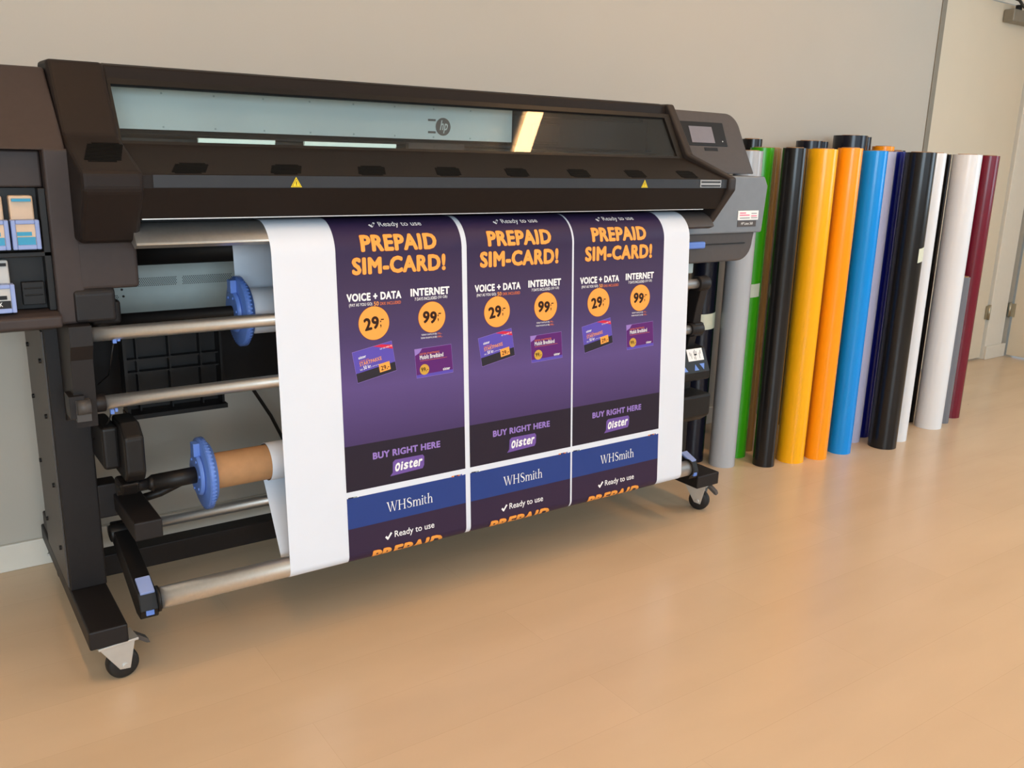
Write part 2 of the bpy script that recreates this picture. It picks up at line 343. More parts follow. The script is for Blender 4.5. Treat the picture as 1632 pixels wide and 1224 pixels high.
# warning stickers and button label on the strip
for xc in (.792, 1.889):
    m = MB(); y = 2.0172
    tri = lambda s, yy: [(xc - s, yy, 1.166 + (.013 - s) * .5), (xc + s, yy, 1.166 + (.013 - s) * .5), (xc, yy, 1.166 + (.013 - s) * .5 + s * 1.72)]
    m.face(tri(.0135, y), 0); m.face(tri(.0105, y - .0003), 1); m.face(tri(.009, y - .0005), 0)
    m.box(xc - .0009, xc + .0009, y - .0009, y - .0006, 1.1715, 1.179, 1).box(xc - .0009, xc + .0009, y - .0009, y - .0006, 1.1695, 1.1708, 1)
    lab(obj('warning_label', m, ['yellow', 'black'], hl), 'yellow triangular warning sticker')
m = MB().box(2.127, 2.222, 2.0165, 2.018, 1.1665, 1.190, 0)
for zz in (1.183, 1.1715):
    for i in range(14): m.box(2.132 + i * .0062, 2.1365 + i * .0062, 2.0158, 2.0166, zz - .0026, zz + .0026, 1)
m.box(2.129, 2.219, 2.0158, 2.0166, 1.1772, 1.1780, 2)
lab(obj('instruction_label', m, ['labelgrey', 'black', 'white'], hl), 'small grey label with two rows of black marks')

# silver platen nose below the hood
pr = arc(2.13, 1.0, .083, 28, 95, 14)
nose = [(2 * 2.13 - y, z) for y, z in pr] + [(2.13 + .02, 1.06), (2.13 - .05, 1.03)]
lab(obj('platen_nose', MB().prism(nose, .44, 2.129), 'alu', P), 'rounded aluminium edge the print slides over')
for f in bpy.data.objects['platen_nose'].data.polygons: f.use_smooth = abs(f.normal.x) < .5 and f.area < .02
obj('nose_end', MB().prism(nose, 2.131, 2.252), 'module', P, .003)
obj('feed_roller', MB().cyl((.37, 2.40, .99), (2.28, 2.40, .99), .036, 32), 'black', P)
obj('platen_beam', bx(.36, 2.30, 2.16, 2.43, 1.03, 1.09), 'black', P, .004)

# ink cabinet on the left
ip = [(2.15, .862), (2.15, 1.20), (2.19, 1.28), (2.335, 1.416), (2.78, 1.416), (2.78, .83), (2.19, .845)]
m = MB()
m.prism([(2.22, .862), (2.22, 1.238), (2.335, 1.416), (2.78, 1.416), (2.78, .83)], .06, .332)           # body behind the bay
m.prism([(2.15, 1.236), (2.335, 1.416), (2.36, 1.416), (2.225, 1.236)], .06, .332)                           # sloping brow
m.prism([(2.15, .862), (2.15, 1.24), (2.225, 1.24), (2.225, .85)], .286, .345)                              # right stile
m.prism([(2.128, .86), (2.128, .885), (2.15, .892), (2.225, .892), (2.225, .84)], .06, .29)                 # bottom ledge
ic = obj('ink_cabinet', m, 'ink', P, .006, 3); lab(ic, 'tall taupe ink cabinet with a recessed cartridge bay')
obj('bay_door', MB().prism([(2.185, 1.158), (2.19, 1.235), (2.218, 1.235), (2.218, 1.158)], .06, .285), 'ink', ic, .004)
obj('cartridge_bay', MB().box(.06, .286, 2.205, 2.219, .893, 1.157).box(.06, .286, 2.165, 2.205, 1.012, 1.022).box(.272, .286, 2.165, 2.206, .893, 1.157)
    .box(.224, .268, 2.185, 2.2055, .905, .955).box(.228, .264, 2.183, 2.1855, .94, .943).box(.228, .264, 2.183, 2.1855, .925, .928), 'black', ic, .002)
obj('lower_shroud', MB().prism([(2.15, .935), (2.15, 1.045), (2.40, 1.045), (2.40, .935)], .333, .46), 'ink', P, .008, 3)
obj('bar_mount', MB().prism([(2.145, .862), (2.145, .93), (2.16, .947), (2.40, .947), (2.40, .862)], .318, .405).box(.36, .425, 2.20, 2.40, .845, .90), 'blackmetal', P, .008, 3)
def cartridge(x0, x1, z0, z1, label, lmat, body):
    t = thing('ink_cartridge', label, 'ink cartridge', ((x0 + x1) / 2, 2.18, z0), 'ink cartridges in the cabinet bay')
    obj('cartridge_body', MB().prism([(2.168, z0 + .002), (2.175, z1), (2.203, z1), (2.203, z0 + .002)], x0 + .004, x1 - .004), body, t, .004, 2)
    zf = z0 + (z1 - z0) * .56; y0, y1 = 2.140, 2.167
    m = MB().box(x0, x0 + .009, y0, y1, z0, zf).box(x1 - .009, x1, y0, y1, z0, zf).box(x0 + .0088, x1 - .0088, y0, y1, zf - .009, zf).box(x0 + .0088, x1 - .0088, y0, y1, z0, z0 + .010)
    fr = obj('front_frame', m, 'bluepale', t, .002)
    obj('frame_window', bx(x0 + .008, x1 - .008, y0 + .005, y1, z0 + .009, zf - .008), body, fr)
    obj('name_strip', bx(x0 + .010, x1 - .016, y0 + .003, y0 + .0055, z0 + .029, z0 + .037), lmat, t)
    obj('top_strip', bx(x0 + .009, x1 - .009, 2.166, 2.1745, z1 - .012, z1 - .006), lmat, t)
    return t, obj('colour_label', bx(x0 + .010, x1 - .010, y0 + .003, y0 + .0055, z0 + .010, z0 + .026), lmat, t)
cartridge(.212, .266, 1.030, 1.141, 'ink cartridge with cyan label in the upper bay of the cabinet', 'cyan', 'peach')
cartridge(.154, .208, 1.030, 1.141, 'ink cartridge at the frame edge, left of the cyan one', 'cyan', 'peach')
t, l_ = cartridge(.150, .206, .897, 1.006, 'ink cartridge with black K label in the lower bay of the cabinet', 'black', 'palegrey')
mb = MB(); put(mb, text_mesh('K', .01), lambda u, w: Vector((.1745 + u * .006, 2.1426, .9115 + w * .009)), 0); obj('letter', mb, 'white', l_)

# right hand control module
def fy(z): return 2.25 + (z - 1.205) * (.095 / .212)
out = [(2.288, 1.205), (2.652, 1.205), (2.640, 1.30)] + [(2.58 + .055 * math.cos(a), 1.365 + .053 * math.sin(a)) for a in [i * PI / 16 for i in range(0, 9)]] + [(2.288, 1.421)]
m = MB(); m.loft([[(x, fy(z), z) for x, z in out], [(x, 2.76, z) for x, z in out]], smooth=False)
cm = obj('control_module', m, 'module', P, .005, 2, 25); lab(cm, 'tapering warm grey housing holding the touch screen')
def onf(x, z, h): return Vector((x, fy(z), z)) + Vector((0, -.212, .095)).normalized() * h
def fpanel(m, x0, x1, z0, z1, h, mi=0, sl=0.0, t=.004):
    r = lambda k: [onf(x0 + sl, z0, k), onf(x1 + sl, z0, k), onf(x1, z1, k), onf(x0, z1, k)]
    return m.loft([r(h - t), r(h)], mi, smooth=False)
dp = obj('display_bezel', fpanel(MB(), 2.322, 2.543, 1.300, 1.382, .003), 'black', cm, .0015)
obj('touch_screen', fpanel(MB(), 2.362, 2.478, 1.309, 1.365, .0045, 0, .0, .0045), 'screen', dp)
m = MB(); m.cyl(onf(2.52, 1.316, .003), onf(2.52, 1.316, .004), .0022, 10); obj('indicator_light', m, 'white', dp)
obj('name_slot', fpanel(MB(), 2.42, 2.487, 1.283, 1.294, .001, 0, 0, .003), 'black', cm)
m = MB(); m.loft([[(x, 2.19, z), (x, 2.76, z)][::1] for x, z in []], smooth=False) if False else None
lo = [(2.13, 1.0), (2.632, 1.0), (2.645, 1.165), (2.625, 1.199), (2.288, 1.199), (2.288, 1.1), (2.20, 1.048), (2.13, 1.04)]
m = MB(); m.loft([[(x, y, z) for x, z in lo] for y in (2.175, 2.76)], smooth=False)
lm = obj('lower_housing', m, 'house', P, .006, 2); lab(lm, 'slate grey housing under the touch screen module')
lo2 = [(2.13, .898), (2.53, .898)] + [(2.535 + .07 * math.cos(a), .968 + .07 * math.sin(a)) for a in [-PI / 2 + i * PI / 16 for i in range(1, 9)]] + [(2.612, 1.003), (2.13, 1.003)]
m = MB(); m.loft([[(x, y, z) for x, z in lo2] for y in (2.19, 2.74)], smooth=False)
dw = obj('lower_drawer', m, 'module', P, .006, 2, 25)
obj('drawer_gap', bx(2.345, 2.56, 2.186, 2.192, .9605, .9645), 'black', dw)
lab(obj('latch_tab', bx(2.22, 2.342, 2.172, 2.192, .951, .975), 'blue', dw, .006, 3), 'blue release tab')
m = MB().box(2.495, 2.603, 2.1725, 2.1745, 1.046, 1.079, 0)
for i, (a, b, z, mi) in enumerate([(.008, .04, 1.071, 1), (.008, .06, 1.063, 1), (.010, .062, 1.053, 2), (.07, .098, 1.069, 2), (.07, .10, 1.060, 1), (.07, .102, 1.0535, 2)]):
    m.box(2.495 + a, 2.495 + b, 2.1719, 2.1726, z - .0018, z + .0018, mi)
lab(obj('service_sticker', m, ['white', 'pink', 'labelgrey'], lm), 'white sticker with pink lines')
mb = MB().box(2.497, 2.595, 2.1735, 2.1748, 1.022, 1.0435, 0); put(mb, text_mesh('HP Latex 360', .0), lambda u, w: Vector((2.515 + u * .062, 2.1731, 1.029 + w * .0095)), 1)
obj('model_plate', mb, ['module', 'white'], lm)
obj('end_bracket', bx(2.13, 2.36, 2.24, 2.30, .855, .90), 'panel', P, .004)

# stand: two columns on feet, beams, casters
def foot_leg(x0, x1, name, cx0, cx1):
    ft = MB().box(x0, x1, 2.058, 2.80, .105, .152)
    fo = obj(name, ft, 'blackmetal', P, .004)
    cm_ = MB().box(cx0, cx1, 2.30, 2.304, .150, .955, 0).box(cx0, cx1, 2.304, 2.63, .150, .955, 1)
    return fo
lf = foot_leg(.266, .352, 'left_foot', .268, .354); rf = foot_leg(2.272, 2.383, 'right_foot', 2.29, 2.375)
bpy.data.objects['left_foot'].name = 'foot'; bpy.data.objects['right_foot'].name = 'foot.001'
ROOTLOC['foot'] = ROOTLOC['left_foot']; ROOTLOC['foot.001'] = ROOTLOC['right_foot']
for x0, x1, sh in ((.268, .354, .2), (2.285, 2.372, 0)):
    c1 = obj('column', MB().box(x0, x1, 2.30, 2.64, .150, .83).box(x0 + .004, x1 - .004, 2.62, 2.78, .151, .20), 'blackmetal', P, .004)
    obj('column_cover', bx(x0 - .0035, x0 - .0002, 2.308, 2.632, .16, .82), 'legside', c1)
    for z in (.25, .42, .6, .74):
        for y in (2.36, 2.58): obj('bolt', MB().cyl((x0 - .009, y, z), (x0 + .002, y, z), .006, 10), 'black', c1)
obj('cross_beam', bx(.352, 2.285, 2.46, 2.52, .095, .157), 'blackmetal', P, .003)
obj('rear_panel', MB().box(.352, 2.285, 2.655, 2.69, .535, .722), 'blackmetal', P, .003)
m = MB().box(.352, 2.285, 2.622, 2.64, .775, .956)
pp = obj('rear_sheet', m, 'panel', P, .002); lab(pp, 'pale perforated sheet metal panel')
def holes(x0, x1, z0, z1, n, r):
    m = MB()
    for j in range(r):
        for i in range(n):
            x = x0 + (x1 - x0) * (i + .5 * (j % 2)) / n; z = z0 + (z1 - z0) * j / (r - 1)
            m.face([(x + .0016 * math.cos(k * PI / 3), 2.6215, z + .0016 * math.sin(k * PI / 3)) for k in range(6)])
    return obj('vent_holes', m, 'black', pp)
holes(.537, .662, .869, .890, 24, 6); holes(.678, .82, .869, .890, 26, 6); holes(.475, .503, .79, .846, 6, 13)
for x, z in ((.505, .9), (.512, .862), (.515, .843), (.60, .945), (.48, .945)): obj('screw', MB().cyl((x, 2.621, z), (x, 2.623, z), .0035, 8), 'black', pp)
def caster(cx, cy, rot, parent):
    R_ = Matrix.Rotation(rot, 3, 'Z'); c = Vector((cx, cy, 0))
    T = lambda x, y, z: c + R_ @ Vector((x, y, z))
    def loft_pts(m, poly, y0, y1): m.loft([[T(x, y, z) for x, z in poly] for y in (y0, y1)], smooth=False)
    m = MB(); tri = [(-.055, .098), (.028, .098), (.012, .026), (-.012, .030)]
    loft_pts(m, tri, -.022, -.0195); loft_pts(m, tri, .0195, .022)
    loft_pts(m, [(-.058, .098), (.034, .098), (.034, .1045), (-.058, .1045)], -.03, .03)
    m.cyl(T(0, -.026, .037), T(0, .026, .037), .007, 12)
    fk = obj('caster', m, 'steel', parent, .001)
    w = MB(); w.lathe(T(0, -.0165, .037), T(0, 1, .037) - T(0, 0, .037), [(0, .012), (0, .031), (.004, .036), (.011, .0375), (.022, .0375), (.029, .036), (.033, .031), (.033, .012)], 32)
    obj('wheel', w, 'rubber', fk)
    b = MB(); loft_pts(b, [(.02, .10), (.036, .103), (.062, .082), (.066, .070), (.058, .072), (.034, .090), (.02, .088)], -.012, .012)
    obj('brake_pedal', b, 'legside', fk, .001)
caster(.338, 2.094, .12, lf); caster(2.34, 2.105, -1.15, rf)
for (cx, cy, p_) in ((.31, 2.72, lf), (2.33, 2.72, rf)): caster(cx, cy, 1.2, p_)

# diverter and tension bars with their brackets
def bar(y, z, x0, x1, r=.0165, name='roller_bar'):
    return obj(name, MB().cyl((x0, y, z), (x1, y, z), r, 32), 'alu', P)
b1 = bar(2.15, .834, .345, 2.285); b2 = bar(2.17, .668, .365, 2.285); bar(2.50, .209, .40, 2.285, .0175)
for p, zz, x in ((b1, .817, .39), (b2, .651, .372)):
    m = MB().box(x, x + .008, 2.142, 2.152, zz - .006, zz + .004).box(x + .01, x + .016, 2.143, 2.151, zz - .002, zz + .006)
    obj('cable_tie', m, 'blue', p)
obj('sensor_cable', MB().tube([(.392, 2.148, .812), (.386, 2.16, .77), (.382, 2.18, .73), (.37, 2.26, .69)], .0018, 6), 'black', P)
m = MB().tube([(.378, 2.168, .646), (.374, 2.18, .62), (.36, 2.22, .58), (.35, 2.28, .55)], .0022, 6)
obj('sensor_cable', m, 'black', P)
m = MB().prism([(2.12, .86), (2.12, .815), (2.14, .78), (2.15, .62), (2.15, .64), (2.30, .60), (2.30, .86)], .298, .345)
m.box(.286, .318, 2.13, 2.19, .648, .70).cyl((.345, 2.17, .668), (.366, 2.17, .668), .021, 24)
sb = obj('side_bracket', m, 'blackmetal', P, .004)
lab(obj('bracket_tip', MB().cyl((.300, 2.128, .674), (.328, 2.128, .674), .017, 24).box(.299, .329, 2.128, 2.16, .64, .69), 'legside', sb), 'rounded end of the bracket')
m = MB().cyl((2.285, 2.15, .834), (2.335, 2.15, .834), .026, 28)
m.prism([(2.13, .852), (2.178, .852), (2.20, .80), (2.20, .70), (2.215, .62), (2.185, .60), (2.17, .66), (2.155, .75)], 2.30, 2.335)
m.cyl((2.285, 2.17, .668), (2.345, 2.17, .668), .023, 24)
m.prism([(2.155, .69), (2.155, .645), (2.31, .60), (2.31, .72)], 2.30, 2.345)
obj('side_bracket', m, 'blackmetal', P, .003)
# take-up keypad and lower motor on the right column
m = MB().prism([(2.16, .60), (2.125, .52), (2.125, .49), (2.16, .485), (2.305, .485), (2.305, .62)], 2.20, 2.365)
kp = obj('take_up_keypad', m, 'black', P, .006, 2)
def onk(x, t, h): return Vector((x, 2.16 - .035 * t, .60 - .08 * t)) + Vector((0, -.92, .40)) * h
m = MB(); q = lambda x0, x1, t0, t1, h: [onk(x0, t1, h), onk(x1, t1, h), onk(x1, t0, h), onk(x0, t0, h)]
m.face(q(2.268, 2.345, .02, .52, .0012), 0)
for a, b, c_, d in ((2.305, 2.307, .06, .48), (2.30, 2.302, .12, .24), (2.312, 2.314, .12, .24), (2.30, 2.314, .24, .30), (2.299, 2.301, .34, .46), (2.28, 2.282, .15, .3), (2.286, 2.2875, .2, .42), (2.332, 2.334, .1, .25), (2.326, 2.3275, .2, .45)): m.face(q(a, b, c_, d, .0018), 1)
lab(obj('keypad_label', m, ['white', 'black'], kp), 'white instruction label')
for tri_ in (((2.288, .92), (2.310, .92), (2.296, .66)), ((2.318, .66), (2.342, .66), (2.334, .92)), ((2.235, .92), (2.255, .92), (2.243, .7))):
    m = MB(); m.loft([[onk(x, t_, h_) for x, t_ in tri_] for h_ in (-.001, .001)], smooth=False); lab(obj('arrow_key', m, 'blue', kp), 'blue triangular key')
obj('keypad_post', bx(2.30, 2.35, 2.20, 2.302, .16, .49), 'black', P, .004)
m = MB().prism([(2.11, .44), (2.11, .36), (2.15, .33), (2.305, .33), (2.305, .44)], 2.21, 2.365)
obj('take_up_motor', m, 'black', P, .01, 3)
m = MB().cyl((2.14, 2.15, .462), (2.24, 2.15, .42), .02, 20); obj('take_up_hub', m, 'black', P)
# take-up drive on the left: gearbox, arm towards the viewer
m = MB().prism([(2.11, .59), (2.15, .618), (2.24, .618), (2.24, .475), (2.13, .475), (2.11, .50)], .388, .434)
m.box(.352, .39, 2.17, 2.31, .50, .605).prism([(2.12, .475), (2.2, .475), (2.2, .44), (2.14, .44)], .375, .42)
obj('take_up_gearbox', m, 'black', P, .008, 3)
obj('take_up_arm', MB().box(.388, .452, 2.075, 2.36, .345, .392).box(.352, .40, 2.30, 2.36, .33, .42), 'blackmetal', P, .004)
m = MB().cyl((.37, 2.15, .455), (.44, 2.15, .457), .014, 20).cyl((.44, 2.15, .457), (.452, 2.15, .457), .014, 20, 0, .021).cyl((.452, 2.15, .457), (.60, 2.15, .460), .021, 24)
ts = obj('take_up_spindle', m, 'black', P)
def hub(x, y, z, r, parent, nm):
    m = MB(); m.lathe((x, y, z), (1, 0, 0), [(0, .02), (0, r * .5), (.004, r * .55), (.004, r * .93), (.008, r), (.017, r), (.017, r * .90), (.028, r * .86), (.028, .03)], 64)
    for i in range(56):
        a = 2 * PI * i / 56; ca, sa = math.cos(a), math.sin(a); t = Vector((0, -sa, ca)) * .0022; rr = Vector((0, ca, sa))
        c0 = Vector((x, y, z)) + rr * (r - .001); c1 = c0 + rr * .0028
        m.loft([[c + t + Vector((d, 0, 0)), c - t + Vector((d, 0, 0))] for c, d in ((c0, .007), (c1, .007), (c1, .018), (c0, .018))], cap=False, smooth=False, closed=False)
    h = obj(nm, m, 'blue', parent); lab(h, 'ribbed light blue hub disc')
    m = MB().box(x - .012, x + .004, y - .014, y + .014, z + r * .55, z + r * .92).lathe((x - .008, y, z), (1, 0, 0), [(0, .03), (0, .05), (.009, .055)], 32)
    for i in range(6): m.cyl((x - .011, y + r * .45 * math.cos(i), z + r * .45 * math.sin(i)), (x - .007, y + r * .45 * math.cos(i), z + r * .45 * math.sin(i)), .004, 8)
    obj('hub_lever', m, 'blue', h, .002)
hub(.562, 2.15, .460, .090, ts, 'hub_disc')
m = MB().cyl((.37, 2.27, .838), (2.285, 2.27, .838), .018, 24).cyl((.36, 2.27, .838), (.42, 2.27, .838), .024, 24)
isp = obj('input_spindle', m, 'black', P); hub(.712, 2.27, .84, .090, isp, 'hub_disc')
# ribbed plastic tray behind the bars
m = MB().box(.47, .712, 2.465, 2.475, .56, .775).box(.462, .47, 2.42, 2.475, .556, .775).box(.712, .718, 2.42, 2.475, .556, .775).box(.46, .72, 2.40, 2.475, .548, .560)
for x in (.50, .583, .665): m.box(x - .002, x + .002, 2.438, 2.466, .56, .775)
for z in (.762, .70, .665): m.box(.47, .712, 2.438, 2.466, z - .002, z + .002)
for x in (.50, .583, .665):
    for z in (.762, .70, .665): m.cyl((x, 2.434, z), (x, 2.44, z), .005, 10)
obj('ribbed_tray', m, 'black', P)
obj('support_rod', MB().tube([(.42, 2.30, .36), (.50, 2.30, .372), (.64, 2.28, .43)], .011, 12), 'black', P)
obj('power_cable', MB().tube([(.84, 2.70, .60), (.90, 2.72, .50), (.96, 2.74, .40), (1.05, 2.75, .2), (1.2, 2.76, .03)], .006, 8), 'black', P)
# tension bar carried by two swing arms at the front
def swing(x0, x1, s):
    m = MB().prism([(2.31, .315), (2.31, .272), (2.06, .170), (2.022, .172), (2.012, .196), (2.03, .235)], x0, x1)
    m.cyl((x0 - .006, 2.285, .292), (x1 + .012, 2.285, .292), .022, 20)
    a = obj('swing_arm', m, 'black', P, .003)
    t = MB(); t.loft([[(x0 + .004, y, z), (x1 - .004, y, z)] for y, z in ((2.085, .2585), (2.026, .2345), (2.022, .2375), (2.08, .2625))], smooth=False, closed=False, cap=False) 
    d = Vector((0, .059, .024)).normalized(); n = Vector((0, -.024, .059)).normalized()
    b0 = Vector((0, 2.026, .234)); q = lambda u, h: b0 + d * u + n * h
    t = MB().loft([[Vector((x, 0, 0)) + q(u, h) for u, h in ((0, -.004), (0, .003), (.052, .003), (.052, -.004))] for x in (x0 + .005, x1 - .004)], smooth=False)
    lab(obj('release_tab', t, 'bluepale', a, .0015), 'pale blue release tab')
    m = MB().box(x0 + .012, x1 - .012, 2.0105, 2.016, .184, .196); obj('latch', m, 'blue', a)
    return a
swing(.374, .416, 1); swing(2.185, 2.225, -1)
m = MB().cyl((.420, 2.03, .212), (2.180, 2.03, .212), .0262, 40); tb = obj('tension_bar', m, 'alu', P)
for a, b in ((.414, .4205), (2.1795, 2.187)): obj('bar_flange', MB().cyl((a, 2.03, .212), (b, 2.03, .212), .031, 32), 'black', tb)

# ------------------------------------------------------------------ printed sheet: over the nose, down, round the tension bar and up to the take-up core
AC, AR = Vector((2.13, 1.0)), .0852          # nose arc
BC, BR = Vector((2.03, .212)), .0272         # tension bar
TC, TR = Vector((2.15, .460)), .0515         # take-up roll
ZB = .212
def sheet_pt(x, v, off=0.0):
    if v > 1.0:
        a = (v - 1.0) / AR
        if a <= PI / 2: p = AC + Vector((-math.cos(a), math.sin(a))) * (AR + off)
        else: p = Vector((AC.x + (a - PI / 2) * AR, AC.y + AR + off))
    elif v >= ZB:
        f = (v - ZB) / (1 - ZB); y = (BC.x - BR) * (1 - f) + (AC.x - AR) * f
        p = Vector((y - off, v))
    else:
        a = (ZB - v) / BR
        A1 = math.radians(145)
        if a <= A1: p = BC + Vector((-math.cos(a), -math.sin(a))) * (BR + off)
        else:
            s = (a - A1) * BR; d = Vector((.573, .8195)); n = Vector((.8195, -.573))
            p0 = BC + n * BR; p1 = TC + n * TR; Lt = (p1 - p0).length
            if s <= Lt: p = p0 + (p1 - p0) * (s / Lt) + n * off
            else:
                b = (s - Lt) / TR; a0 = math.atan2(n.y, n.x); q = TR - .003 * b / (2 * PI)
                p = TC + Vector((math.cos(a0 + b), math.sin(a0 + b))) * (q + off)
    return Vector((x, p.x, p.y))
X0, X1 = .735, 2.126
vs = [1.20, 1.16] + [1.134 - i * .134 / 30 for i in range(31)] + [1 - i * .788 / 20 for i in range(1, 21)] + [ZB - BR * math.radians(145) * i / 30 for i in range(1, 31)]
e = vs[-1]; vs += [e - .275 * i / 4 for i in range(1, 5)]; e = vs[-1]; vs += [e - i * 2 * PI * TR * .98 / 40 for i in range(1, 41)]
m = MB(); NX = 3
for off in (0.0, -.0005):
    m.loft([[sheet_pt(X0 + (X1 - X0) * i / NX, v, off) for i in range(NX + 1)] for v in vs], 0, cap=False, closed=False)
for x in (X0, X1): m.loft([[sheet_pt(x, v, 0), sheet_pt(x, v, -.0005)] for v in vs], 0, cap=False, closed=False)
SH = obj('printed_sheet', m, 'paper'); tag(SH, 'wide white vinyl sheet printed with three purple posters, hanging from the printer', 'banner')

# posters
def quadgrid(mb, x0, x1, v0, v1, off, mi):
    n = max(1, int(abs(v1 - v0) / .004) if (v1 > 1.0 or v0 < ZB) else 3)
    mb.loft([[sheet_pt(x, v0 + (v1 - v0) * i / n, off) for x in (x0, x1)] for i in range(n + 1)], mi, cap=False, closed=False)
def slice_flat(V, F, levels):             # cut a flat outline along horizontal lines so that it can follow a bend
    bm = bmesh.new(); vs = [bm.verts.new(p) for p in V]
    for f in F:
        try: bm.faces.new([vs[i] for i in f])
        except ValueError: pass
    for l in levels: bmesh.ops.bisect_plane(bm, geom=bm.verts[:] + bm.edges[:] + bm.faces[:], plane_co=(0, l, 0), plane_no=(0, 1, 0))
    bm.verts.index_update(); r = ([tuple(v.co) for v in bm.verts], [tuple(v.index for v in f.verts) for f in bm.faces]); bm.free(); return r
def txt(mb, t, x0, x1, v0, v1, mi, weight=.0, off=.0007, rot=0.0, shear=0.0):
    V, F = text_mesh(t, weight); cx, cv = (x0 + x1) / 2, (v0 + v1) / 2; c, s = math.cos(rot), math.sin(rot)
    def g(u, w):
        a = (u - .5) * (x1 - x0) + shear * (w - .5) * (v1 - v0); b = (w - .5) * (v1 - v0)
        return cx + a * c - b * s, cv + a * s + b * c
    V = [g(p[0], p[1]) + (p[2],) for p in V]
    if v1 > 1.0 or v0 < ZB:
        st = .004 if v1 > 1.0 else .0025; n = int((v1 - v0) / st); V, F = slice_flat(V, F, [v0 + (v1 - v0) * (i + .5) / n for i in range(n)])
    put(mb, (V, F), lambda x, v: sheet_pt(x, v, off), mi)
def poly(mb, pts, off, mi): mb.face([sheet_pt(x, v, off) for x, v in pts], mi)
def disc(mb, cx, cv, r, off, mi, n=48): poly(mb, [(cx + r * math.cos(2 * PI * i / n), cv + r * math.sin(2 * PI * i / n)) for i in range(n)], off, mi)
def stroke(pts, ws):                      # a brush stroke as quads
    V = []; F = []
    for i, (p, w_) in enumerate(zip(pts, ws)):
        a = Vector(pts[max(i - 1, 0)]); b = Vector(pts[min(i + 1, len(pts) - 1)]); d = (b - a).normalized(); n = Vector((-d.y, d.x)) * w_ / 2
        V += [tuple(Vector(p) + n), tuple(Vector(p) - n)]
        if i: F.append((2 * i - 2, 2 * i - 1, 2 * i + 1, 2 * i))
    return V, F
def serif_word():                         # the letters WHSmith in a book serif, cap height 1
    G = []; R = lambda a, b, c, d: G.append(([(a, c), (b, c), (b, d), (a, d)], [(0, 1, 2, 3)])); Q = lambda p: G.append((p, [tuple(range(len(p)))]))
    def stem(x, h, w=.125, s=.09, top=True):
        R(x - w / 2, x + w / 2, 0, h); R(x - w / 2 - s, x + w / 2 + s, 0, .035)
        if top: R(x - w / 2 - s, x + w / 2 + s, h - .035, h)
    Q([(.10, 1), (.25, 1), (.52, 0), (.45, 0)]); Q([(.47, 0), (.52, 0), (.78, 1), (.73, 1)]); Q([(.62, 1), (.77, 1), (1.04, 0), (.97, 0)]); Q([(.99, 0), (1.04, 0), (1.32, 1), (1.27, 1)])
    for a in (.02, .55): R(a, a + .30, .965, 1)
    R(1.18, 1.42, .965, 1)
    stem(1.62, 1); stem(2.27, 1); R(1.62, 2.27, .49, .54)
    S_ = [(.56, .80), (.50, .93), (.32, .985), (.15, .92), (.08, .77), (.16, .62), (.36, .52), (.54, .40), (.60, .24), (.52, .08), (.32, .015), (.12, .07), (.06, .26)]
    w_ = [.03, .05, .06, .08, .12, .14, .15, .15, .13, .08, .06, .05, .03]
    G.append(stroke([(2.55 + x, y) for x, y in S_], w_))
    def arch(x0, x1):
        pts = [(x0, .44), (x0 + (x1 - x0) * .3, .60), (x0 + (x1 - x0) * .62, .635), (x1 - .03, .56), (x1, .40), (x1, .2)]
        G.append(stroke(pts, [.04, .06, .07, .09, .115, .12])); stem(x1, .3, .115, .08, False)
    stem(3.43, .65, .115, .08); arch(3.46, 3.83); arch(3.86, 4.23)
    stem(4.56, .65, .115, .08); G.append(([(4.56 + .08 * math.cos(k * PI / 6), .88 + .08 * math.sin(k * PI / 6)) for k in range(12)], [tuple(range(12))]))
    G.append(stroke([(4.88, .85), (4.88, .2), (4.93, .06), (5.02, .03), (5.12, .10)], [.06, .115, .10, .06, .03])); R(4.78, 5.08, .60, .645)
    stem(5.34, 1.04, .115, .08, True); arch(5.37, 5.76)
    V = []; F = []
    for n_, (v_, f_) in enumerate(G):
        k = len(V); V += [(x / 5.9, y, n_ * .4) for x, y in v_]; F += [tuple(i + k for i in f) for f in f_]
    return V, F
WHS = serif_word()
inks = ['purple', 'dark', 'darkred', 'orange', 'red', 'blue', 'white', 'lav', 'bub', 'brown', 'cardp', 'cardd', 'ribbon', 'plum', 'gold', 'orange2', 'grey']
I = {k: i for i, k in enumerate(inks)}
CHK = ([(0, .42), (.20, .60), (.38, .36), (.80, 1), (1, .82), (.42, 0), (.30, 0)], [(0, 1, 2, 6), (2, 3, 4, 5, 6)])
def header(mb, x, vr, vp):                    # "Ready to use" line centred at vr, PREPAID just below
    put(mb, CHK, lambda u, w: sheet_pt(x + .106 + u * .022, vr - .010 + w * .020, .0007), I['white'])
    txt(mb, 'Ready to use', x + .135, x + .259, vr - .013, vr + .0105, I['white'], .008)
    for wt, ink, off in ((.05, 'red', .0007), (.045, 'orange', .0010)):
        e_ = .0009 if ink == 'red' else 0
        txt(mb, 'PREPAID', x + .069 - e_, x + .288 + e_, vp - .0435 - e_, vp + e_, I[ink], wt, off)
LBL = ['printed poster at the left of the sheet', 'printed poster in the middle of the sheet', 'printed poster at the right of the sheet']
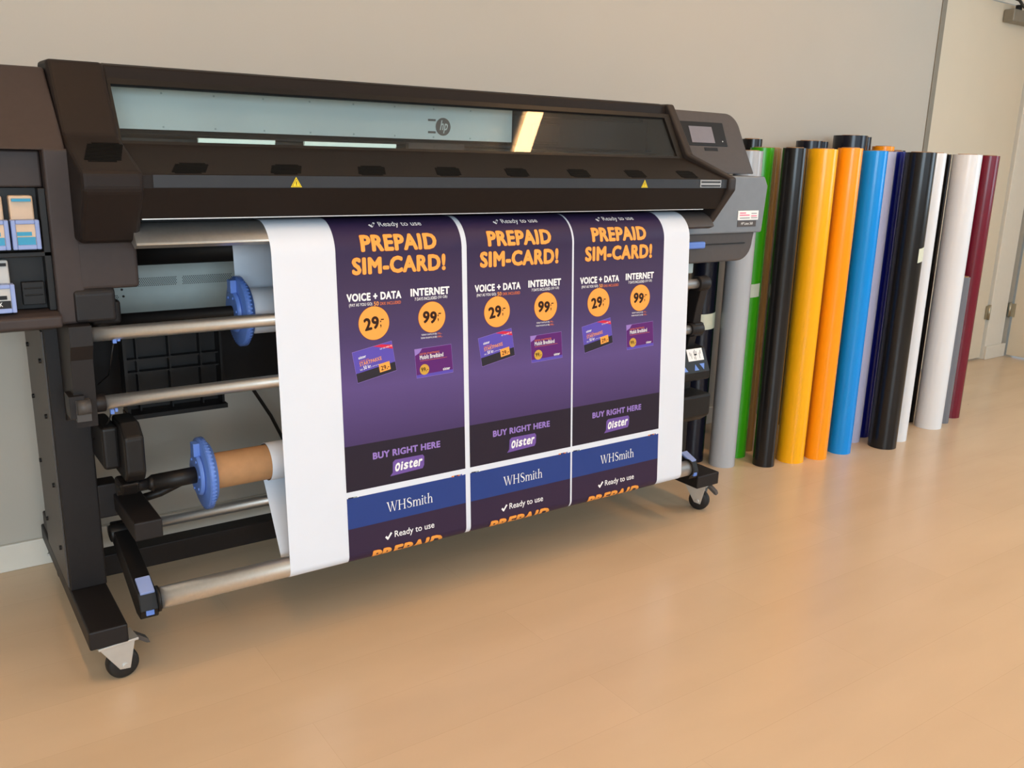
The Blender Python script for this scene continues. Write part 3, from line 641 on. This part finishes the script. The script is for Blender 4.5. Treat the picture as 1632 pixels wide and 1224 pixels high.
for pi_, x in enumerate((.897, 1.277, 1.648)):
    mb = MB(); w = .3645
    # main row (its top disappears under the hood)
    quadgrid(mb, x, x + w, .51, 1.0, .0003, I['purple']); quadgrid(mb, x, x + w, 1.0, 1.17, .0003, I['purple'])
    quadgrid(mb, x, x + w, .387, .51, .0003, I['dark'])
    header(mb, x, 1.0815, 1.0495)
    for wt, ink, off in ((.05, 'red', .0007), (.045, 'orange', .0010)):
        e_ = .0009 if ink == 'red' else 0
        txt(mb, 'SIM-CARD!', x + .042 - e_, x + .313 + e_, .949 - e_, .993 + e_, I[ink], wt, off)
    txt(mb, 'VOICE + DATA', x + .024, x + .178, .883, .9035, I['white'], .042)
    txt(mb, '(PAY AS YOU GO)', x + .030, x + .094, .8685, .8785, I['white'], .012)
    txt(mb, '50', x + .0985, x + .1125, .8688, .8795, I['orange'], .012); txt(mb, 'DKK INCLUDED', x + .1165, x + .176, .8692, .877, I['orange2'], .008)
    txt(mb, 'INTERNET', x + .205, x + .3235, .885, .9055, I['white'], .042)
    txt(mb, '7 DAYS INCLUDED', x + .217, x + .284, .8735, .8815, I['white'], .012); txt(mb, '(50 GB)', x + .287, x + .316, .873, .882, I['white'], 0)
    for cx, cv, r, tx, ro in ((.097, .8245, .0432, '29', .13), (.2675, .8265, .0412, '99', -.10)):
        disc(mb, x + cx, cv, r + .001, .0006, I['red']); disc(mb, x + cx, cv, r, .0009, I['orange'])
        txt(mb, tx, x + cx - .0285, x + cx + .0145, cv - .0165, cv + .0165, I['brown'], .036, .0013, ro)
        txt(mb, '-', x + cx + .0195, x + cx + .028, cv + .0065, cv + .0095, I['brown'], .01, .0013); txt(mb, ';', x + cx + .017, x + cx + .0205, cv - .013, cv + .0055, I['brown'], .016, .0013)
    txt(mb, 'TOPUP 7 DAYS (10 GB)', x + .234, x + .281, .7775, .783, I['white'], .01); txt(mb, '79,-', x + .283, x + .297, .7772, .783, I['orange2'], .01)
    txt(mb, 'TOPUP 30 DAYS (10 GB)', x + .232, x + .281, .769, .7745, I['white'], .01); txt(mb, '199,-', x + .283, x + .299, .7687, .7745, I['orange2'], .01)
    # two printed cards
    def card(q, base):
        (ax, av), (bx_, bv), (cx_, cv_), (dx_, dv) = q                          # tl, tr, br, bl
        def f(u, t_):                                                           # u right, t up
            tx_, tv = ax + (bx_ - ax) * u, av + (bv - av) * u; lx, lv = dx_ + (cx_ - dx_) * u, dv + (cv_ - dv) * u
            return x + lx + (tx_ - lx) * t_, lv + (tv - lv) * t_
        def R(u0, u1, t0, t1, off, mi): poly(mb, [f(u0, t0), f(u1, t0), f(u1, t1), f(u0, t1)], off, I[mi])
        def T(s, u0, u1, t0, t1, mi, wt=.01, off=.0014): put(mb, text_mesh(s, wt), lambda u, w_: sheet_pt(*f(u0 + (u1 - u0) * u, t0 + (t1 - t0) * w_), off), I[mi])
        R(-.006, 1.006, -.012, 1.01, .0006, 'lav'); R(0, 1, 0, 1, .0008, base); return f, R, T
    f, R, T = card(((.033, .754), (.145, .7735), (.157, .695), (.045, .674)), 'cardp')
    R(0, 1, 0, .30, .0010, 'cardd'); poly(mb, [f(*p) for p in ((.52, 1), (.72, 1), (1, .88), (1, .74), (.62, .95))], .0011, I['ribbon'])
    T('NY NU MED 4G', .68, .99, .83, .88, 'white', .0)
    T('oister', .12, .31, .73, .82, 'white', .02); T('OISTER SIM', .12, .36, .63, .675, 'orange2', .005)
    T('STARTPAKKE', .12, .68, .50, .62, 'orange', .012); T('50 kr.', .20, .40, .36, .48, 'white', .014); T('Inkl.', .11, .18, .36, .42, 'white', 0); T('taletid og data', .42, .60, .36, .40, 'white', 0)
    R(.58, .86, .10, .38, .0012, 'orange'); T('29,-', .62, .83, .13, .30, 'brown', .012, .0016)
    f, R, T = card(((.212, .744), (.325, .7475), (.330, .670), (.217, .666)), 'plum')
    poly(mb, [f(*p) for p in ((0, 1), (.2, 1), (.12, .86), (0, .78))], .0011, I['lav']); R(0, 1, 0, .10, .0010, 'cardp')
    T('OISTER STARTPAKKE', .12, .66, .78, .84, 'orange2', .006); T('Mobilt Bredbånd', .12, .76, .62, .77, 'white', .014); R(.12, .86, .57, .58, .0011, 'orange2')
    cx_, cv_ = f(.22, .26); disc(mb, cx_, cv_, .0145, .0012, I['gold']); T('99,-', .13, .32, .18, .34, 'brown', .012, .0016); T('oister', .72, .92, .12, .22, 'white', .02)
    # foot of the poster
    txt(mb, 'BUY RIGHT HERE', x + .079, x + .284, .4635, .4825, I['lav'], .036)
    bub = [(x + .128, .4085), (x + .226, .4165), (x + .232, .4225), (x + .233, .446), (x + .228, .452), (x + .144, .452), (x + .137, .446), (x + .1355, .4175)]
    bub[1] = (x + .227, .4135)
    poly(mb, bub, .0006, I['bub'])
    txt(mb, 'o', x + .143, x + .158, .4185, .4425, I['white'], .03, .0010, .05, .2); txt(mb, 'i', x + .1605, x + .1665, .420, .4435, I['white'], .03, .0010, .05, .2)
    txt(mb, 's', x + .169, x + .183, .4205, .4395, I['white'], .03, .0010, .05, .2); txt(mb, 't', x + .1845, x + .197, .421, .4430, I['white'], .03, .0010, .05, .2)
    txt(mb, 'e', x + .198, x + .2125, .4210, .4405, I['white'], .03, .0010, .05, .2); txt(mb, 'r', x + .2145, x + .226, .4215, .4415, I['white'], .03, .0010, .05, .2)
    # next row: blue band, wordmark, and the head of the following poster
    quadgrid(mb, x, x + w, .285, .370, .0003, I['blue'])
    for k in range(8): poly(mb, [(x + .004 + k * .0037, .3695), (x + .0077 + k * .0037, .3695), (x + .0077 + k * .0037, .3725), (x + .004 + k * .0037, .3725)], .0006, I[['cardd', 'cardd', 'cardd', 'cardd', 'grey', 'grey', 'grey', 'white'][k]])
    for k, c_ in enumerate(('orange2', 'orange', 'cardd', 'blue', 'red', 'orange2', 'grey', 'cardp', 'white')): poly(mb, [(x + .318 + k * .0044, .3695), (x + .3224 + k * .0044, .3695), (x + .3224 + k * .0044, .373), (x + .318 + k * .0044, .373)], .0006, I[c_])
    put(mb, WHS, lambda u, w_: sheet_pt(x + .113 + u * .143, .3095 + w_ * .028, .0008), I['white'])
    quadgrid(mb, x, x + w, ZB, .285, .0003, I['darkred']); quadgrid(mb, x, x + w, .14, ZB, .0003, I['darkred'])
    header(mb, x, .2415, .2105)
    lab(obj('printed_poster', mb, [INK[k] for k in inks], SH), LBL[pi_])

# ------------------------------------------------------------------ input roll with its hanging web, and the take-up core
t = thing('media_roll', 'nearly empty white vinyl roll hanging behind the printed sheet', 'vinyl roll', (1.43, 2.27, .78))
obj('film', MB().pipe((.738, 2.27, .838), (2.126, 2.27, .838), .060, .042, 48), 'paper', t)
m = MB(); web = [(.838, 2.331), (.90, 2.334), (.99, 2.340)] + [(.99 + .038 * math.sin(a), 2.40 - .060 * math.cos(a)) for a in (.3, .7, 1.1)]
for off in (0, .0006): m.loft([[(x, y + off, z) for x in (.738, 1.43, 2.126)] for z, y in web], 0, cap=False, closed=False)
obj('web', m, 'paper', t)
core = obj('cardboard_core', MB().pipe((.592, 2.15, .460), (2.14, 2.15, .460), .0455, .038, 48), 'card'); tag(core, 'brown cardboard core on the lower spindle between blue hub and sheet', 'core')

# ------------------------------------------------------------------ vinyl rolls standing along the wall
def vinyl(name, rgb): return mat('vinyl_' + name, rgb, .25, var=.004, scale=6, coat=.12, spec=.3)
V = {k: vinyl(k, c) for k, c in dict(navy=(20, 21, 34), silver=(176, 180, 186), green=(58, 160, 20), tan=(140, 114, 70), black=(26, 24, 24), yellow=(252, 180, 22), orange=(253, 158, 18), blue=(8, 142, 232),
     lavender=(176, 180, 210), darkblue=(12, 20, 120), white=(228, 230, 234), grey=(112, 114, 122), red=(112, 22, 42)).items()}
def roll(x, y, r, h, col, label, tape=None, flap=0.0, dark_core=True, seam=2.2, name='vinyl_roll'):
    t = thing(name, label, 'vinyl roll', (x, y, 0), 'vinyl rolls standing by the wall')
    n = 56; m = MB(); rc = min(.038, r * .66)
    prof = []
    for i in range(n + 1):
        a = seam + 2 * PI * i / n; q = r - .0016 * (1 - i / n)
        prof.append((x + q * math.cos(a), y + q * math.sin(a)))
    if flap:
        a = seam; prof.append((x + r * math.cos(a) - flap * math.sin(a), y + r * math.sin(a) + flap * math.cos(a)))
        a2 = Vector((math.cos(a), math.sin(a))) * .0012; prof.append((prof[-1][0] - a2.x, prof[-1][1] - a2.y))
    outer = [[(px, py, z) for px, py in prof] for z in (.0, h)]
    m.loft(outer, 0, cap=False)
    inner = [[(x + (rc + .003) * math.cos(seam + 2 * PI * i / n), y + (rc + .003) * math.sin(seam + 2 * PI * i / n)) for i in range(n + 1)] for z in (0,)][0]
    if flap: inner += [inner[-1], inner[0]]
    inner = [(px + 1e-5 * k, py) for k, (px, py) in enumerate(inner)]
    for z in (h, 0.0): m.loft([[(px, py, z) for px, py in prof], [(px, py, z) for px, py in inner]], 0, cap=False, smooth=False)
    fo = obj('film', m, V[col], t)
    obj('core', MB().pipe((x, y, 0.001), (x, y, h + .003), rc + .0025, rc - .002, 32), 'card', t)
    if tape:
        z0, z1, a0, a1 = tape; k = 10; m = MB()
        m.loft([[(x + q * math.cos(math.radians(a0 + (a1 - a0) * i / k)), y + q * math.sin(math.radians(a0 + (a1 - a0) * i / k)), z + (.008 * i / k)) for z in (z0, z1)] for q, rng in ((r + .0006, 0),) for i in range(k + 1)], 0, cap=False, closed=False)
        m.loft([[(x + q * math.cos(math.radians(a0 + (a1 - a0) * i / k)), y + q * math.sin(math.radians(a0 + (a1 - a0) * i / k)), z1 + (.008 * i / k)) for q in (r + .0006, r - .001)] for i in range(k + 1)], 0, cap=False, closed=False)
        lab(obj('tape', m, 'tape', t), 'pale strip of masking tape')
    return t
HR = 1.305
roll(2.725, 2.52, .054, HR, 'navy', 'navy black vinyl roll with masking tape beside the printer leg', tape=(.575, .64, -140, -45))
roll(2.793, 2.405, .055, 1.29, 'silver', 'silver grey vinyl roll nearest the printer')
roll(2.935, 2.46, .048, HR, 'green', 'bright green vinyl roll with masking tape behind the silver one', tape=(.70, .755, -160, -85))
roll(3.035, 2.479, .027, HR, 'tan', 'slim tan gold vinyl roll between green and black rolls')
roll(2.948, 2.311, .046, HR, 'black', 'glossy black vinyl roll just left of the yellow one', seam=5.9)
roll(3.096, 2.29, .058, HR, 'yellow', 'thick golden yellow vinyl roll beside the glossy black one')
roll(3.228, 2.258, .049, 1.312, 'orange', 'orange vinyl roll between the yellow and the blue rolls')
roll(3.386, 2.25, .051, HR, 'blue', 'bright sky blue vinyl roll in the front row')
roll(3.573, 2.335, .054, HR, 'lavender', 'pale lavender vinyl roll right of the sky blue one')
roll(3.685, 2.352, .045, 1.308, 'darkblue', 'dark blue vinyl roll tucked behind lavender and wide black rolls')
roll(3.632, 2.196, .062, HR, 'black', 'wide black vinyl roll with a loose flap and short tape strip', flap=.022, seam=-.75, tape=(.845, .905, -105, -62))
roll(3.783, 2.22, .046, HR, 'white', 'slim white vinyl roll right behind the wide black one')
roll(4.113, 2.39, .05, HR, 'black', 'black vinyl roll half hidden behind the thick white one')
roll(4.121, 2.263, .063, HR, 'white', 'thick white vinyl roll in front of the dark red one', seam=5.35)
roll(4.253, 2.266, .032, .735, 'grey', 'short grey vinyl roll, half the height of the others')
roll(4.398, 2.312, .052, HR, 'red', 'dark red vinyl roll at the right end of the row')
# second row against the wall
roll(3.148, 2.70, .045, 1.345, 'black', 'black vinyl roll at the wall behind the green one')
roll(3.53, 2.69, .058, 1.348, 'navy', 'navy vinyl roll standing taller behind the glossy black one')
roll(3.64, 2.72, .042, 1.348, 'navy', 'slimmer navy vinyl roll standing taller behind the yellow one')
roll(3.85, 2.70, .078, 1.382, 'navy', 'tallest navy vinyl roll at the wall behind the orange one')
roll(3.985, 2.73, .045, 1.380, 'navy', 'slim tall navy vinyl roll next to the tallest one')
roll(4.08, 2.67, .052, 1.338, 'orange', 'orange vinyl roll at the wall behind the sky blue one')
roll(4.21, 2.70, .060, 1.322, 'navy', 'dark navy vinyl roll at the wall behind the lavender one')
